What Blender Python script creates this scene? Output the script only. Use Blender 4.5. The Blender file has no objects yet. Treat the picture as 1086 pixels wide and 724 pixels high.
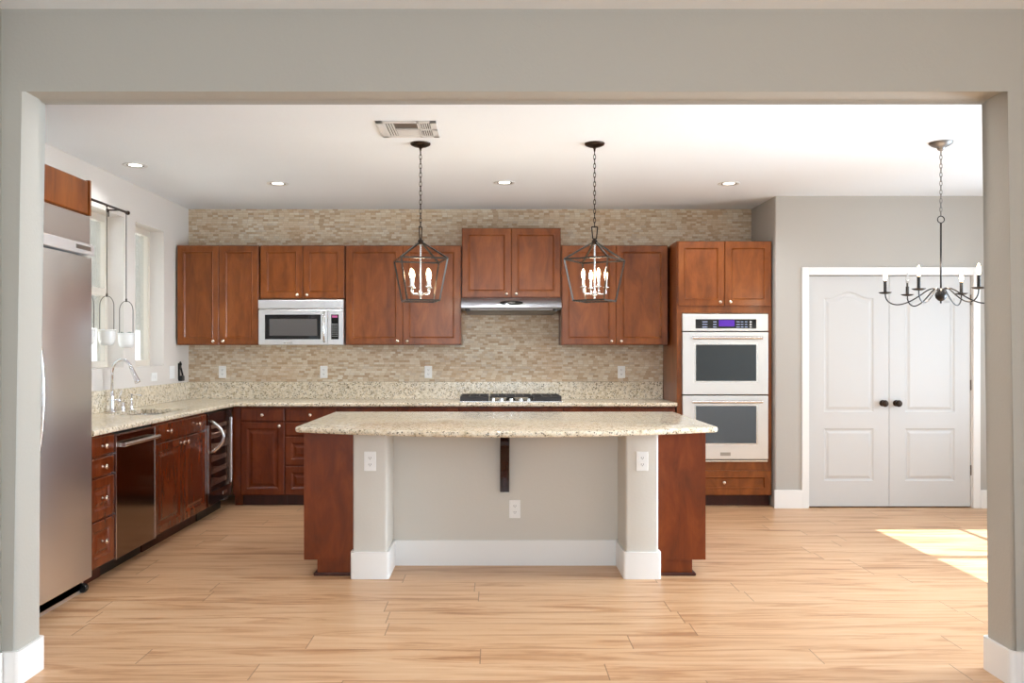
import bpy, bmesh, math, random
from mathutils import Vector, Matrix
PI = math.pi
random.seed(7)
scn = bpy.context.scene
C = scn.collection

# ------------------------------------------------------------------ camera
F, CX, CY, CH = 880.0, 525.0, 372.0, 1.38
cam_d = bpy.data.cameras.new('camera'); cam = bpy.data.objects.new('camera', cam_d); C.objects.link(cam)
cam.location = (0, 0, CH); cam.rotation_euler = (PI/2, 0, 0)
cam_d.sensor_width = 36; cam_d.lens = F/1086*36
cam_d.shift_x = (543-CX)/1086; cam_d.shift_y = (CY-362)/1086
cam_d.clip_start = .05
scn.camera = cam
# ------------------------------------------------------------------ world, sun, exposure
w = bpy.data.worlds.new('sky'); scn.world = w; w.use_nodes = True
bg = w.node_tree.nodes['Background']; bg.inputs[0].default_value = (.72, .86, 1, 1); bg.inputs[1].default_value = 1.9
sd = bpy.data.lights.new('sun', 'SUN'); sun = bpy.data.objects.new('sun', sd); C.objects.link(sun)
sd.energy = 10; sd.angle = .006; sd.color = (.92, .96, 1)
TAN = 1.21
sun.rotation_euler = Vector((-1, 0, -TAN)).to_track_quat('-Z', 'Y').to_euler(); sun.location = (7, 5.6, 5)

def area(name, loc, target, sx, sy, power, col=(1, 1, 1)):
    d = bpy.data.lights.new(name, 'AREA'); d.shape = 'RECTANGLE'; d.size = sx; d.size_y = sy; d.energy = power; d.color = col
    o = bpy.data.objects.new(name, d); C.objects.link(o); o.location = loc
    o.rotation_euler = (Vector(target)-Vector(loc)).to_track_quat('-Z', 'Z').to_euler()
    return o
# daylight: nook window, living-room windows behind the viewer
area('nook_window_daylight', (4.70, 5.65, 1.3), (-1.5, 6.9, 2.7), 1.5, 1.2, 24, (.73, .86, 1))
area('nook_side_fill', (4.70, 4.3, 1.25), (-2, 3.75, 1.45), 1.1, 2.1, 78, (.74, .87, 1)).data.spread = math.radians(95)  # added fill lamp aimed at the left jamb; no patio door exists here
area('living_window_daylight', (-.4, -2.6, 1.7), (-.6, 5, 1.3), 3.0, 2.0, 58, (.74, .87, 1))

scn.view_settings.view_transform = 'Standard'
scn.view_settings.look = 'None'
scn.view_settings.gamma = 1
scn.view_settings.use_curve_mapping = False
scn.view_settings.exposure = 0.5

# ------------------------------------------------------------------ node helpers
def srgb(r, g, b):
    def f(c):
        c /= 255
        return c/12.92 if c <= .04045 else ((c+.055)/1.055)**2.4
    return (f(r), f(g), f(b), 1)

class NT:
    def __init__(s, name):
        s.m = bpy.data.materials.new(name); s.m.use_nodes = True
        s.t = s.m.node_tree; s.b = s.t.nodes['Principled BSDF']
    def n(s, typ, ins=None, **kw):
        nd = s.t.nodes.new('ShaderNode'+typ)
        for k, v in kw.items(): setattr(nd, k, v)
        for k, v in (ins or {}).items(): s.set(nd.inputs[k], v)
        return nd
    def set(s, sock, v):
        if isinstance(v, bpy.types.NodeSocket): s.t.links.new(v, sock)
        elif isinstance(v, bpy.types.Node): s.t.links.new(v.outputs[0], sock)
        else: sock.default_value = v
    def math(s, op, a, b=None, c=None):
        nd = s.t.nodes.new('ShaderNodeMath'); nd.operation = op
        s.set(nd.inputs[0], a)
        if b is not None: s.set(nd.inputs[1], b)
        if c is not None: s.set(nd.inputs[2], c)
        return nd.outputs[0]
    def ramp(s, fac, stops, interp='LINEAR'):
        nd = s.t.nodes.new('ShaderNodeValToRGB'); s.set(nd.inputs[0], fac); cr = nd.color_ramp; cr.interpolation = interp
        while len(cr.elements) < len(stops): cr.elements.new(.5)
        for e, (p, c) in zip(cr.elements, stops): e.position = p; e.color = c if len(c) == 4 else (*c, 1)
        return nd.outputs[0]
    def mix(s, fac, a, b, mode='MIX'):
        nd = s.t.nodes.new('ShaderNodeMix'); nd.data_type = 'RGBA'; nd.blend_type = mode
        s.set(nd.inputs[0], fac); s.set(nd.inputs[6], a); s.set(nd.inputs[7], b)
        return nd.outputs[2]
    def coord(s, scale=(1, 1, 1), kind='Object', loc=(0, 0, 0)):
        tc = s.n('TexCoord'); mp = s.n('Mapping', {'Vector': tc.outputs[kind], 'Scale': scale, 'Location': loc})
        return mp.outputs[0]
    def noise(s, vec, scale, detail=3, rough=.5, dist=0):
        return s.n('TexNoise', {'Vector': vec, 'Scale': scale, 'Detail': detail, 'Roughness': rough, 'Distortion': dist})
    def bump(s, h, strength, dist=.01):
        nd = s.n('Bump', {'Height': h, 'Strength': strength, 'Distance': dist}); s.set(s.b.inputs['Normal'], nd.outputs[0])
    def P(s, **kw):
        names = dict(col='Base Color', rough='Roughness', metal='Metallic', spec='Specular IOR Level', coat='Coat Weight',
                     coatr='Coat Roughness', trans='Transmission Weight', ior='IOR', ecol='Emission Color', estr='Emission Strength',
                     aniso='Anisotropic', alpha='Alpha')
        for k, v in kw.items(): s.set(s.b.inputs[names[k]], v)
        return s

def paint(name, rgb, rough=.55, tex=.15, scale=90):
    t = NT(name); n1 = t.noise(t.coord(), scale, 2)
    n2 = t.noise(t.coord(), 1.3, 2)
    c = srgb(*rgb); d = tuple(x*.955 for x in c[:3])+(1,)
    t.P(col=t.mix(n2.outputs[0], c, d), rough=rough); t.bump(n1.outputs[0], tex, .002)
    return t.m

M = {}
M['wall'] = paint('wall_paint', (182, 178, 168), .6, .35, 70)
M['wall_left'] = paint('left_wall_paint', (225, 218, 210), .6, .35, 70)
M['knee'] = paint('island_wall_paint', (216, 211, 201), .6, .3, 70)
M['nook'] = paint('nook_wall_paint', (188, 183, 175), .6, .3, 70)
M['ceil'] = paint('ceiling_paint', (244, 249, 253), .8, .4, 60)
M['trim'] = paint('trim_paint', (246, 245, 242), .35, .02)
M['doorw'] = paint('door_paint', (212, 211, 209), .4, .05, 140)
M['plate'] = paint('white_plastic', (247, 246, 243), .35, .0)
M['vent'] = paint('vent_enamel', (225, 225, 223), .4, .0)
M['dark'] = paint('dark_void', (28, 24, 22), .8, .0)
M['stucco_out'] = paint('outdoor_stucco', (120, 114, 104), .9, .5, 40)
M['ground'] = paint('outdoor_gravel', (170, 160, 145), .9, .5, 20)
M['vinyl'] = paint('window_vinyl', (222, 212, 198), .4, .0)

def cherry(name, a, b, c, rough=.3, seed=0.0):
    t = NT(name)
    oi = t.n('ObjectInfo')
    v = t.coord((4, 4, 1.3), loc=(seed, 0, 0))
    va = t.n('VectorMath', {0: v, 1: oi.outputs['Location']}, operation='ADD')
    n1 = t.noise(va.outputs[0], 2.2, 5, .62, .6)
    n2 = t.noise(t.coord((90, 90, 3)), 1.5, 3, .6)
    col = t.ramp(n1.outputs[0], [(.28, srgb(*a)), (.5, srgb(*b)), (.74, srgb(*c))])
    col = t.mix(.16, col, t.ramp(n2.outputs[0], [(.3, (.12, .04, .015, 1)), (.7, (.6, .3, .17, 1))]), 'SOFT_LIGHT')
    t.P(col=col, rough=rough, spec=.32, coat=.16, coatr=.14)
    return t.m
M['wood'] = cherry('cherry_wood', (104, 54, 20), (132, 73, 29), (153, 90, 40), .3)
M['wood_red'] = cherry('cherry_veneer', (92, 42, 12), (116, 52, 15), (138, 68, 22), .35, 3)
M['wood_shaded'] = cherry('cherry_wood_shaded', (84, 36, 15), (104, 47, 20), (124, 60, 27), .26, 1)  # same cherry as the uppers, darkened to paint in the weaker light below
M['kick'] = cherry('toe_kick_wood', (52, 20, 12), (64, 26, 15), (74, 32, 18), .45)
M['corbel'] = cherry('espresso_wood', (24, 8, 7), (36, 10, 9), (54, 16, 13), .14)

# granite
t = NT('granite'); v = t.coord()
big = t.noise(v, 9, 4, .6, .8); mid = t.noise(v, 34, 4, .65, .5); fine = t.noise(v, 120, 3, .6)
base = t.ramp(mid.outputs[0], [(.30, srgb(184, 166, 134)), (.42, srgb(218, 201, 170)), (.56, srgb(238, 226, 204)), (.8, srgb(232, 221, 202))])
base = t.mix(t.ramp(big.outputs[0], [(.45, (0, 0, 0, 1)), (.7, (.4, .4, .4, 1))]), base, srgb(208, 198, 178))
vo = t.n('TexVoronoi', {'Vector': v, 'Scale': 60.0})
speck = t.math('MULTIPLY', t.math('LESS_THAN', vo.outputs['Distance'], .32), t.math('GREATER_THAN', t.noise(v, 26, 3, .6, .6).outputs[0], .50))
base = t.mix(t.math('MULTIPLY', speck, .85), base, srgb(84, 74, 58))
dk = t.ramp(t.noise(v, 44, 4, .7, 1.2).outputs[0], [(.555, (0, 0, 0, 1)), (.62, (1, 1, 1, 1))])
base = t.mix(t.math('MULTIPLY', dk, .75), base, srgb(122, 106, 82))
base = t.mix(t.ramp(fine.outputs[0], [(.62, (0, 0, 0, 1)), (.7, (.6, .6, .6, 1))]), base, srgb(140, 96, 62))
t.P(col=base, rough=.14, spec=.5); M['granite'] = t.m

def cell(t, u, vv, w, h, stagger):
    """running-bond cells: returns (cell id vector, fract u, fract v)"""
    row = t.math('FLOOR', t.math('DIVIDE', vv, h))
    rn = t.n('TexWhiteNoise', {'W': row}, noise_dimensions='1D').outputs['Value']
    off = t.math('MULTIPLY', rn, stagger)
    uu = t.math('ADD', t.math('DIVIDE', u, w), off)
    cid = t.n('CombineXYZ', {0: t.math('FLOOR', uu), 1: row, 2: 0.0}).outputs[0]
    return cid, t.math('FRACT', uu), t.math('FRACT', t.math('DIVIDE', vv, h))

# travertine mosaic
t = NT('travertine_mosaic'); tc = t.n('TexCoord'); sp = t.n('SeparateXYZ', {0: tc.outputs['Object']})
cid, fu, fv = cell(t, sp.outputs[0], sp.outputs[2], .049, .0205, 9.3)
rnd = t.n('TexWhiteNoise', {'Vector': cid}, noise_dimensions='3D')
col = t.ramp(rnd.outputs['Value'], [(0, srgb(186, 158, 128)), (.2, srgb(202, 178, 148)), (.45, srgb(214, 197, 170)), (.7, srgb(221, 207, 183)), (.9, srgb(227, 218, 200)), (1, srgb(200, 184, 162))])
big = t.noise(tc.outputs['Object'], 2.6, 3, .6)
col = t.mix(t.ramp(big.outputs[0], [(.4, (0, 0, 0, 1)), (.7, (.35, .35, .35, 1))]), col, srgb(206, 168, 128))
stone = t.noise(t.coord((60, 60, 140)), 1, 3)
col = t.mix(.25, col, t.ramp(stone.outputs[0], [(.3, (.25, .2, .15, 1)), (.7, (.85, .8, .75, 1))]), 'SOFT_LIGHT')
mu = t.math('LESS_THAN', t.math('MINIMUM', fu, t.math('SUBTRACT', 1.0, fu)), .03)
mv = t.math('LESS_THAN', t.math('MINIMUM', fv, t.math('SUBTRACT', 1.0, fv)), .07)
mort = t.math('MAXIMUM', mu, mv)
col = t.mix(t.math('MULTIPLY', mort, .5), col, srgb(170, 150, 125))
hgt = t.math('MULTIPLY', t.math('SUBTRACT', 1.0, mort), t.math('ADD', .5, rnd.outputs['Value']))
t.P(col=col, rough=.5); t.bump(hgt, .4, .002); M['tile'] = t.m

# floor planks
t = NT('oak_planks'); tc = t.n('TexCoord'); sp = t.n('SeparateXYZ', {0: tc.outputs['Object']})
cid, fu, fv = cell(t, sp.outputs[0], sp.outputs[1], 1.52, .183, 17.7)
rnd = t.n('TexWhiteNoise', {'Vector': cid}, noise_dimensions='3D')
shift = t.n('VectorMath', {0: rnd.outputs['Color'], 1: (13, 7, 5)}, operation='MULTIPLY').outputs[0]
gv = t.n('VectorMath', {0: t.coord((.6, 6.5, 1)), 1: shift}, operation='ADD').outputs[0]
g1 = t.noise(gv, 1.9, 5, .62, .9)
gv2 = t.n('VectorMath', {0: t.coord((1.6, 60, 1)), 1: shift}, operation='ADD').outputs[0]
g2 = t.noise(gv2, 1.6, 4, .6)
col = t.ramp(g1.outputs[0], [(.32, srgb(152, 96, 54)), (.41, srgb(186, 134, 90)), (.50, srgb(212, 168, 126)), (.7, srgb(224, 188, 150))])
col = t.mix(.22, col, t.ramp(g2.outputs[0], [(.3, srgb(170, 122, 82)), (.65, srgb(220, 186, 150))]), 'MIX')
col = t.mix(t.math('MULTIPLY', rnd.outputs['Value'], .3), col, srgb(210, 168, 128))
eu = t.math('LESS_THAN', t.math('MINIMUM', fu, t.math('SUBTRACT', 1.0, fu)), .0016)
ev = t.math('LESS_THAN', t.math('MINIMUM', fv, t.math('SUBTRACT', 1.0, fv)), .009)
col = t.mix(t.math('MULTIPLY', eu, .6), col, srgb(104, 76, 54))
col = t.mix(t.math('MULTIPLY', ev, .22), col, srgb(104, 76, 54))
t.P(col=col, rough=.36, spec=.4); t.bump(g2.outputs[0], .06, .003); M['floor'] = t.m

def metal(name, rgb, rough, stretch=None, amt=.08):
    t = NT(name); t.P(col=srgb(*rgb), metal=1.0, rough=rough)
    if stretch:
        n1 = t.noise(t.coord(stretch), 3, 3, .6)
        t.P(rough=t.math('ADD', rough-amt/2, t.math('MULTIPLY', n1.outputs[0], amt)))
        t.bump(n1.outputs[0], .03, .001)
    return t.m
M['steel'] = metal('brushed_stainless', (228, 227, 226), .36, (1.5, 1.5, 160), .12)
M['steel_bright'] = metal('polished_stainless', (228, 227, 225), .25)
M['grille'] = metal('grille_steel', (240, 240, 240), .5)
M['steel_dark'] = metal('dark_stainless', (128, 108, 94), .13, (1.5, 1.5, 160), .05)
M['chrome'] = metal('chrome', (235, 235, 238), .06)
M['nickel'] = metal('satin_nickel', (225, 208, 190), .2)
M['hinge'] = metal('dull_hinge_metal', (120, 112, 104), .4)
M['bronze'] = metal('dark_bronze', (58, 48, 42), .35)
M['pewter'] = metal('aged_pewter', (92, 86, 80), .25)
M['grey_metal'] = metal('grey_canopy_metal', (140, 138, 136), .45)
M['black_metal'] = paint('black_iron', (22, 20, 20), .35, .0)
M['blackgl'] = NT('black_glass').P(col=srgb(10, 10, 12), rough=.06, spec=.6).m
M['oven_glass'] = NT('oven_window_glass').P(col=srgb(92, 98, 104), rough=.08, spec=.7, metal=.35).m
M['upper_glass'] = NT('upper_oven_glass').P(col=srgb(44, 50, 54), rough=.1, spec=.8, metal=.3).m
M['mw_glass'] = NT('microwave_window_mesh').P(col=srgb(92, 88, 86), rough=.14, spec=.5).m
M['hood'] = metal('hood_steel', (176, 179, 184), .42)
M['grate'] = paint('cast_iron', (58, 54, 52), .55, .2, 200)
M['black_plastic'] = paint('black_plastic', (16, 15, 15), .35, .0)
M['white_cer'] = paint('white_ceramic', (240, 239, 236), .25, .0)
M['leaf'] = paint('succulent_leaf', (88, 104, 84), .6, .2)
M['wire'] = paint('brown_wire', (70, 60, 52), .4, .0)
M['shelf_wood'] = paint('rack_front_wood', (235, 218, 196), .5, .0)
M['interior'] = paint('cooler_interior', (42, 30, 28), .5, .0)
def thin_glass(name, tint, fac):
    t = NT(name); tr = t.n('BsdfTransparent', {'Color': tint}); gl = t.n('BsdfGlossy', {'Roughness': .02})
    fr = t.n('LayerWeight', {'Blend': .15}); f = t.math('ADD', t.math('MULTIPLY', fr.outputs['Fresnel'], .6), fac)
    mx = t.n('MixShader', {0: f, 1: tr.outputs[0], 2: gl.outputs[0]})
    t.t.links.new(mx.outputs[0], t.t.nodes['Material Output'].inputs['Surface']); return t.m
M['glass'] = thin_glass('window_glass', (.97, .98, .97, 1), .03)
t = NT('clear_bulb_glass'); t.P(col=(1, 1, 1, 1), rough=0.0, trans=1.0, ior=1.2); M['bulb_glass'] = t.m
M['cooler_glass'] = thin_glass('tinted_cooler_glass', (.8, .72, .70, 1), .04)
def emis(name, rgb, st):
    t = NT(name); t.P(col=srgb(*rgb), ecol=srgb(*rgb), estr=st, rough=.5); return t.m
M['bulb'] = emis('glowing_bulb', (255, 214, 165), 18)
M['downlight'] = emis('downlight_lens', (255, 246, 232), 3)
M['display_purple'] = emis('purple_display', (70, 20, 140), .45)
M['display_text'] = emis('panel_legend', (150, 160, 190), .35)
M['display_red'] = emis('pink_display', (150, 70, 110), .5)
M['legend'] = paint('printed_legend', (205, 205, 205), .5, .0)
M['badge'] = metal('badge_metal', (170, 166, 160), .35)

# ------------------------------------------------------------------ mesh builder
class MB:
    def __init__(s): s.bm = bmesh.new()
    def box(s, x0, x1, y0, y1, z0, z1, bev=0, seg=2, sel=None):
        r = bmesh.ops.create_cube(s.bm, size=1); vs = r['verts']
        for v in vs:
            v.co = Vector(((x0+x1)/2+v.co.x*(x1-x0), (y0+y1)/2+v.co.y*(y1-y0), (z0+z1)/2+v.co.z*(z1-z0)))
        if bev:
            es = list({e for v in vs for e in v.link_edges})
            if sel: es = [e for e in es if sel((e.verts[0].co+e.verts[1].co)/2, e.verts[1].co-e.verts[0].co)]
            bmesh.ops.bevel(s.bm, geom=es, offset=bev, segments=seg, profile=.5, affect='EDGES')
        return s
    def ring(s, pts): return [s.bm.verts.new(p) for p in pts]
    def loft(s, rings, cap0=True, cap1=True, closed=True):
        R = [s.ring(r) for r in rings]
        for a, b in zip(R, R[1:]):
            n = len(a)
            for i in range(n if closed else n-1):
                j = (i+1) % n
                s.bm.faces.new((a[i], a[j], b[j], b[i]))
        if cap0: s.bm.faces.new(list(reversed(R[0])))
        if cap1: s.bm.faces.new(R[-1])
        return s
    def lathe(s, prof, c=(0, 0, 0), axis='Z', n=20, cap0=True, cap1=True):
        """prof: list of (radius, height)"""
        rings = []
        for r, h in prof:
            r = max(r, 1e-4); pts = []
            for i in range(n):
                a = 2*PI*i/n; p = (r*math.cos(a), r*math.sin(a), h)
                if axis == 'Y': p = (p[0], -p[2], p[1])   # grows towards -Y
                if axis == 'X': p = (p[2], p[0], p[1])
                pts.append((c[0]+p[0], c[1]+p[1], c[2]+p[2]))
            rings.append(pts)
        return s.loft(rings, cap0, cap1)
    def tube(s, pts, r, n=8, closed=False):
        pts = [Vector(p) for p in pts]; N = len(pts); rs = r if isinstance(r, (list, tuple)) else [r]*N
        rings = []; prev = None
        for i, p in enumerate(pts):
            if closed: d = (pts[(i+1) % N]-pts[i-1]).normalized()
            else: d = (pts[min(i+1, N-1)]-pts[max(i-1, 0)]).normalized()
            if prev is None:
                up = Vector((0, 0, 1)) if abs(d.z) < .9 else Vector((1, 0, 0)); a = d.cross(up).normalized()
            else:
                a = (prev-d*prev.dot(d)).normalized()
            prev = a; b = d.cross(a)
            rings.append([tuple(p+rs[i]*(math.cos(2*PI*k/n)*a+math.sin(2*PI*k/n)*b)) for k in range(n)])
        if closed: rings.append(rings[0]); return s.loft(rings, False, False)
        return s.loft(rings)
    def bar(s, p0, p1, w, up=(0, 0, 1)):
        """square bar between two points"""
        p0, p1 = Vector(p0), Vector(p1); d = (p1-p0).normalized(); u = Vector(up)
        if abs(d.dot(u)) > .97: u = Vector((1, 0, 0))
        a = d.cross(u).normalized()*w/2; b = d.cross(a).normalized()*w/2
        return s.loft([[tuple(q+a+b), tuple(q-a+b), tuple(q-a-b), tuple(q+a-b)] for q in (p0, p1)])
    def prism(s, poly, z0, z1):
        return s.loft([[(x, y, z0) for x, y in poly], [(x, y, z1) for x, y in poly]])
    def prism_x(s, poly, x0, x1):
        """poly in (y,z)"""
        return s.loft([[(x0, y, z) for y, z in poly], [(x1, y, z) for y, z in poly]])
    def profile(s, poly, prof):
        """poly counter-clockwise; prof list of (z, inset)"""
        n = len(poly); P = [Vector(p) for p in poly]; nor = []
        for i in range(n):
            e1 = (P[i]-P[i-1]).normalized(); e2 = (P[(i+1) % n]-P[i]).normalized()
            n1 = Vector((-e1.y, e1.x)); n2 = Vector((-e2.y, e2.x)); m = (n1+n2).normalized()
            nor.append(m/max(.4, m.dot(n1)))
        return s.loft([[(P[i].x+nor[i].x*ins, P[i].y+nor[i].y*ins, z) for i in range(n)] for z, ins in prof])
    def front(s, x0, x1, z0, z1, y0, y1, steps):
        """slab with concentric steps on its -Y face: steps (inset, depth from y0)"""
        def rect(i, y): return [(x0+i, y, z0+i), (x1-i, y, z0+i), (x1-i, y, z1-i), (x0+i, y, z1-i)]
        return s.loft([rect(0, y1)]+[rect(i, y0+d) for i, d in steps])
    def done(s, name, mat, parent=None, loc=(0, 0, 0), smooth=False, auto=None):
        bmesh.ops.recalc_face_normals(s.bm, faces=s.bm.faces)
        me = bpy.data.meshes.new(name); s.bm.to_mesh(me); s.bm.free()
        me.materials.append(M[mat] if isinstance(mat, str) else mat)
        if smooth or auto:
            for p in me.polygons: p.use_smooth = True
            if auto: me.set_sharp_from_angle(angle=math.radians(auto))
        o = bpy.data.objects.new(name, me); C.objects.link(o); o.location = loc
        if parent: o.parent = parent
        return o
def tag(o, label, cat, group=None):
    o['label'] = label; o['category'] = cat
    if group: o['group'] = group
    return o
def thing(name, label, cat, loc=(0, 0, 0), rz=0, group=None):
    o = bpy.data.objects.new(name, None); C.objects.link(o); o.location = loc; o.rotation_euler = (0, 0, rz)
    o.empty_display_size = .05
    return tag(o, label, cat, group)
def struct(name, mb, mat, loc=(0, 0, 0), auto=None):
    o = mb.done(name, mat, None, loc, auto=auto); o['kind'] = 'structure'; return o
def kids(o): return [c for c in bpy.data.objects if c.parent == o]
def copy_tree(o, loc=None, rz=None, label=None, parent=None):
    c = o.copy(); C.objects.link(c)
    if parent: c.parent = parent
    if loc is not None: c.location = loc
    if rz is not None: c.rotation_euler = (0, 0, rz)
    if label: c['label'] = label
    for k in kids(o): copy_tree(k, parent=c)
    return c

# ================================================================== ROOM SHELL
XL, YB, ZC = -2.943, 7.97, 2.74       # left wall, back wall, kitchen ceiling
XR = 4.80                             # nook outer wall
YP = 7.29                             # pantry wall face
Y0, Y1 = 3.424, 3.606                 # opening wall, living side / kitchen side
JL, JR, ZS = -1.973, 2.135, 2.47      # opening jambs and soffit
struct('floor', MB().box(-3.2, 5.0, -3.2, 8.2, -.08, 0), 'floor')
struct('ceiling', MB().box(XL-.2, XR+.15, Y1-.02, 8.15, ZC, ZC+.12), 'ceil')
struct('ceiling', MB().box(-2.2, 3.2, -3.2, Y0, 2.79, 2.9), 'ceil')
struct('wall_back', MB().box(XL-.2, 2.463, YB, YB+.15, 0, ZC), 'tile')
# left wall with two window openings
m = MB(); WD = .21; wx0, wx1 = XL-WD, XL
wins = [(5.77, 6.573), (6.79, 7.378)]; wz0, wz1 = 1.25, 2.44
ys = [Y1, 5.77, 6.573, 6.79, 7.378, YB]
for a, b in ((ys[0], ys[1]), (ys[2], ys[3]), (ys[4], ys[5])): m.box(wx0, wx1, a, b, 0, ZC)
for a, b in wins: m.box(wx0, wx1, a, b, 0, wz0); m.box(wx0, wx1, a, b, wz1, ZC)
bmesh.ops.remove_doubles(m.bm, verts=m.bm.verts, dist=1e-5)
struct('wall_left', m, 'wall_left')
# pantry wall: return, wall with door opening
DX0, DX1, DZ = 2.755, 4.195, 2.045
m = MB()
m.box(2.463, 2.60, YP, YB+.15, 0, ZC, .012, 2, lambda c, d: abs(d.z) > 1 and c.x < 2.5 and c.y < 7.5)
m.box(2.60, DX0, YP, YP+.13, 0, ZC); m.box(DX1, XR, YP, YP+.13, 0, ZC); m.box(DX0, DX1, YP, YP+.13, DZ, ZC)
struct('wall_pantry', m, 'nook')
struct('wall_closet', MB().box(2.6, XR, 7.95, 8.1, 0, ZC), 'nook')
# right (nook) wall with window 4.88..6.42
RW0, RW1, RZ0, RZ1 = 4.86, 6.44, .85, 2.44
m = MB(); m.box(XR, XR+.15, Y1, RW0, 0, ZC); m.box(XR, XR+.15, RW1, 8.1, 0, ZC); m.box(XR, XR+.15, RW0, RW1, 0, RZ0); m.box(XR, XR+.15, RW0, RW1, RZ1, ZC)
struct('wall_right', m, 'nook')
# opening wall, bullnosed round the opening
m = MB()
poly = [(-3.2, 0), (JL, 0), (JL, ZS), (JR, ZS), (JR, 0), (5.0, 0), (5.0, 2.95), (-3.2, 2.95)]
m.loft([[(x, Y0, z) for x, z in poly], [(x, Y1, z) for x, z in poly]])
es = []
for e in m.bm.edges:
    a, b = e.verts[0].co, e.verts[1].co
    if abs(a.y-b.y) < 1e-4 and all(JL-.001 <= q.x <= JR+.001 and q.z <= ZS+.001 for q in (a, b)) and not (abs(a.z) < 1e-4 and abs(b.z) < 1e-4): es.append(e)
bmesh.ops.bevel(m.bm, geom=es, offset=.02, segments=4, profile=.5, affect='EDGES')
struct('wall_front', m, 'wall', auto=35)
# living room sides
struct('wall_living_left', MB().box(-2.2, -2.037, -3.2, Y0, 0, 2.9), 'wall')
m = MB(); m.box(3.0, 3.15, -3.2, 0, 0, 2.9); m.box(3.0, 3.15, 1.9, Y0, 0, 2.9); m.box(3.0, 3.15, 0, 1.9, 0, .5); m.box(3.0, 3.15, 0, 1.9, 2.5, 2.9)
struct('wall_living_right', m, 'wall')
m = MB(); m.box(-2.2, -1.3, -3.2, -3.05, 0, 2.9); m.box(2.4, 3.15, -3.2, -3.05, 0, 2.9); m.box(-1.3, 2.4, -3.2, -3.05, 0, .5); m.box(-1.3, 2.4, -3.2, -3.05, 2.6, 2.9)
struct('wall_living_rear', m, 'wall')

# baseboards
def vert_edges(c, d): return abs(d.z) > abs(d.x)+abs(d.y)
def base(name, boxes, h=.145):
    m = MB()
    for (x0, x1, y0, y1) in boxes: m.box(x0, x1, y0, y1, 0, h, .005, 2, lambda c, d: c.z > h-.001)
    return struct(name, m, 'trim')
m = MB(); m.box(-2.036, JL+.014, Y0-.014, Y1+.014, 0, .142, .022, 4, vert_edges); struct('baseboard_opening_left', m, 'trim')
m = MB(); m.box(JR-.014, 2.999, Y0-.014, Y1+.014, 0, .142, .022, 4, vert_edges); struct('baseboard_opening_right', m, 'trim')
base('baseboard_pantry_left', [(2.452, 2.70, YP-.016, YP)], .16)
base('baseboard_pantry_right', [(4.26, XR, YP-.016, YP)], .16)
base('baseboard_right', [(XR-.016, XR, Y1, YP-.016)], .16)
base('baseboard_living_left', [(-2.037, -2.022, -3.0, Y0-.014)], .142)

# windows: frames, sashes, panes
def window(idx, x, y0, y1, z0, z1, sgn, mull=None, rail=None, fw=.05, rh=.03):
    """x = plane of the frame, faces sgn*X"""
    root = bpy.data.objects.new('window_%d' % idx, None); C.objects.link(root); root['kind'] = 'structure'; root.location = (x, (y0+y1)/2, z0)
    oy, oz = (y0+y1)/2, z0; a, b = y0-oy, y1-oy; h = z1-z0
    m = MB(); t_ = .03
    m.box(-t_, t_, a, b, 0, fw); m.box(-t_, t_, a, b, h-fw, h); m.box(-t_, t_, a, a+fw, fw, h-fw); m.box(-t_, t_, b-fw, b, fw, h-fw)
    if mull: m.box(-t_, t_, mull-oy-.035, mull-oy+.035, fw, h-fw)
    m.done('window_frame', 'vinyl', root)
    m = MB()
    if rail:
        m.box(-.022, .035*sgn if sgn > 0 else .004, a+fw, b-fw, rail-oz-rh, rail-oz+rh)
        m.done('meeting_rail', 'vinyl', root)
    m = MB(); m.box(-.003, .003, a+fw-.004, b-fw+.004, fw-.004, h-fw+.004); m.done('pane', 'glass', root)
    return root
window(1, XL-.155, 5.77, 6.573, wz0, wz1, 1, rail=1.84)
window(2, XL-.155, 6.79, 7.378, wz0, wz1, 1)
window(3, XR+.10, RW0, RW1, RZ0, RZ1, -1, mull=5.56, rail=1.56, fw=.03, rh=.012)

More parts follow.
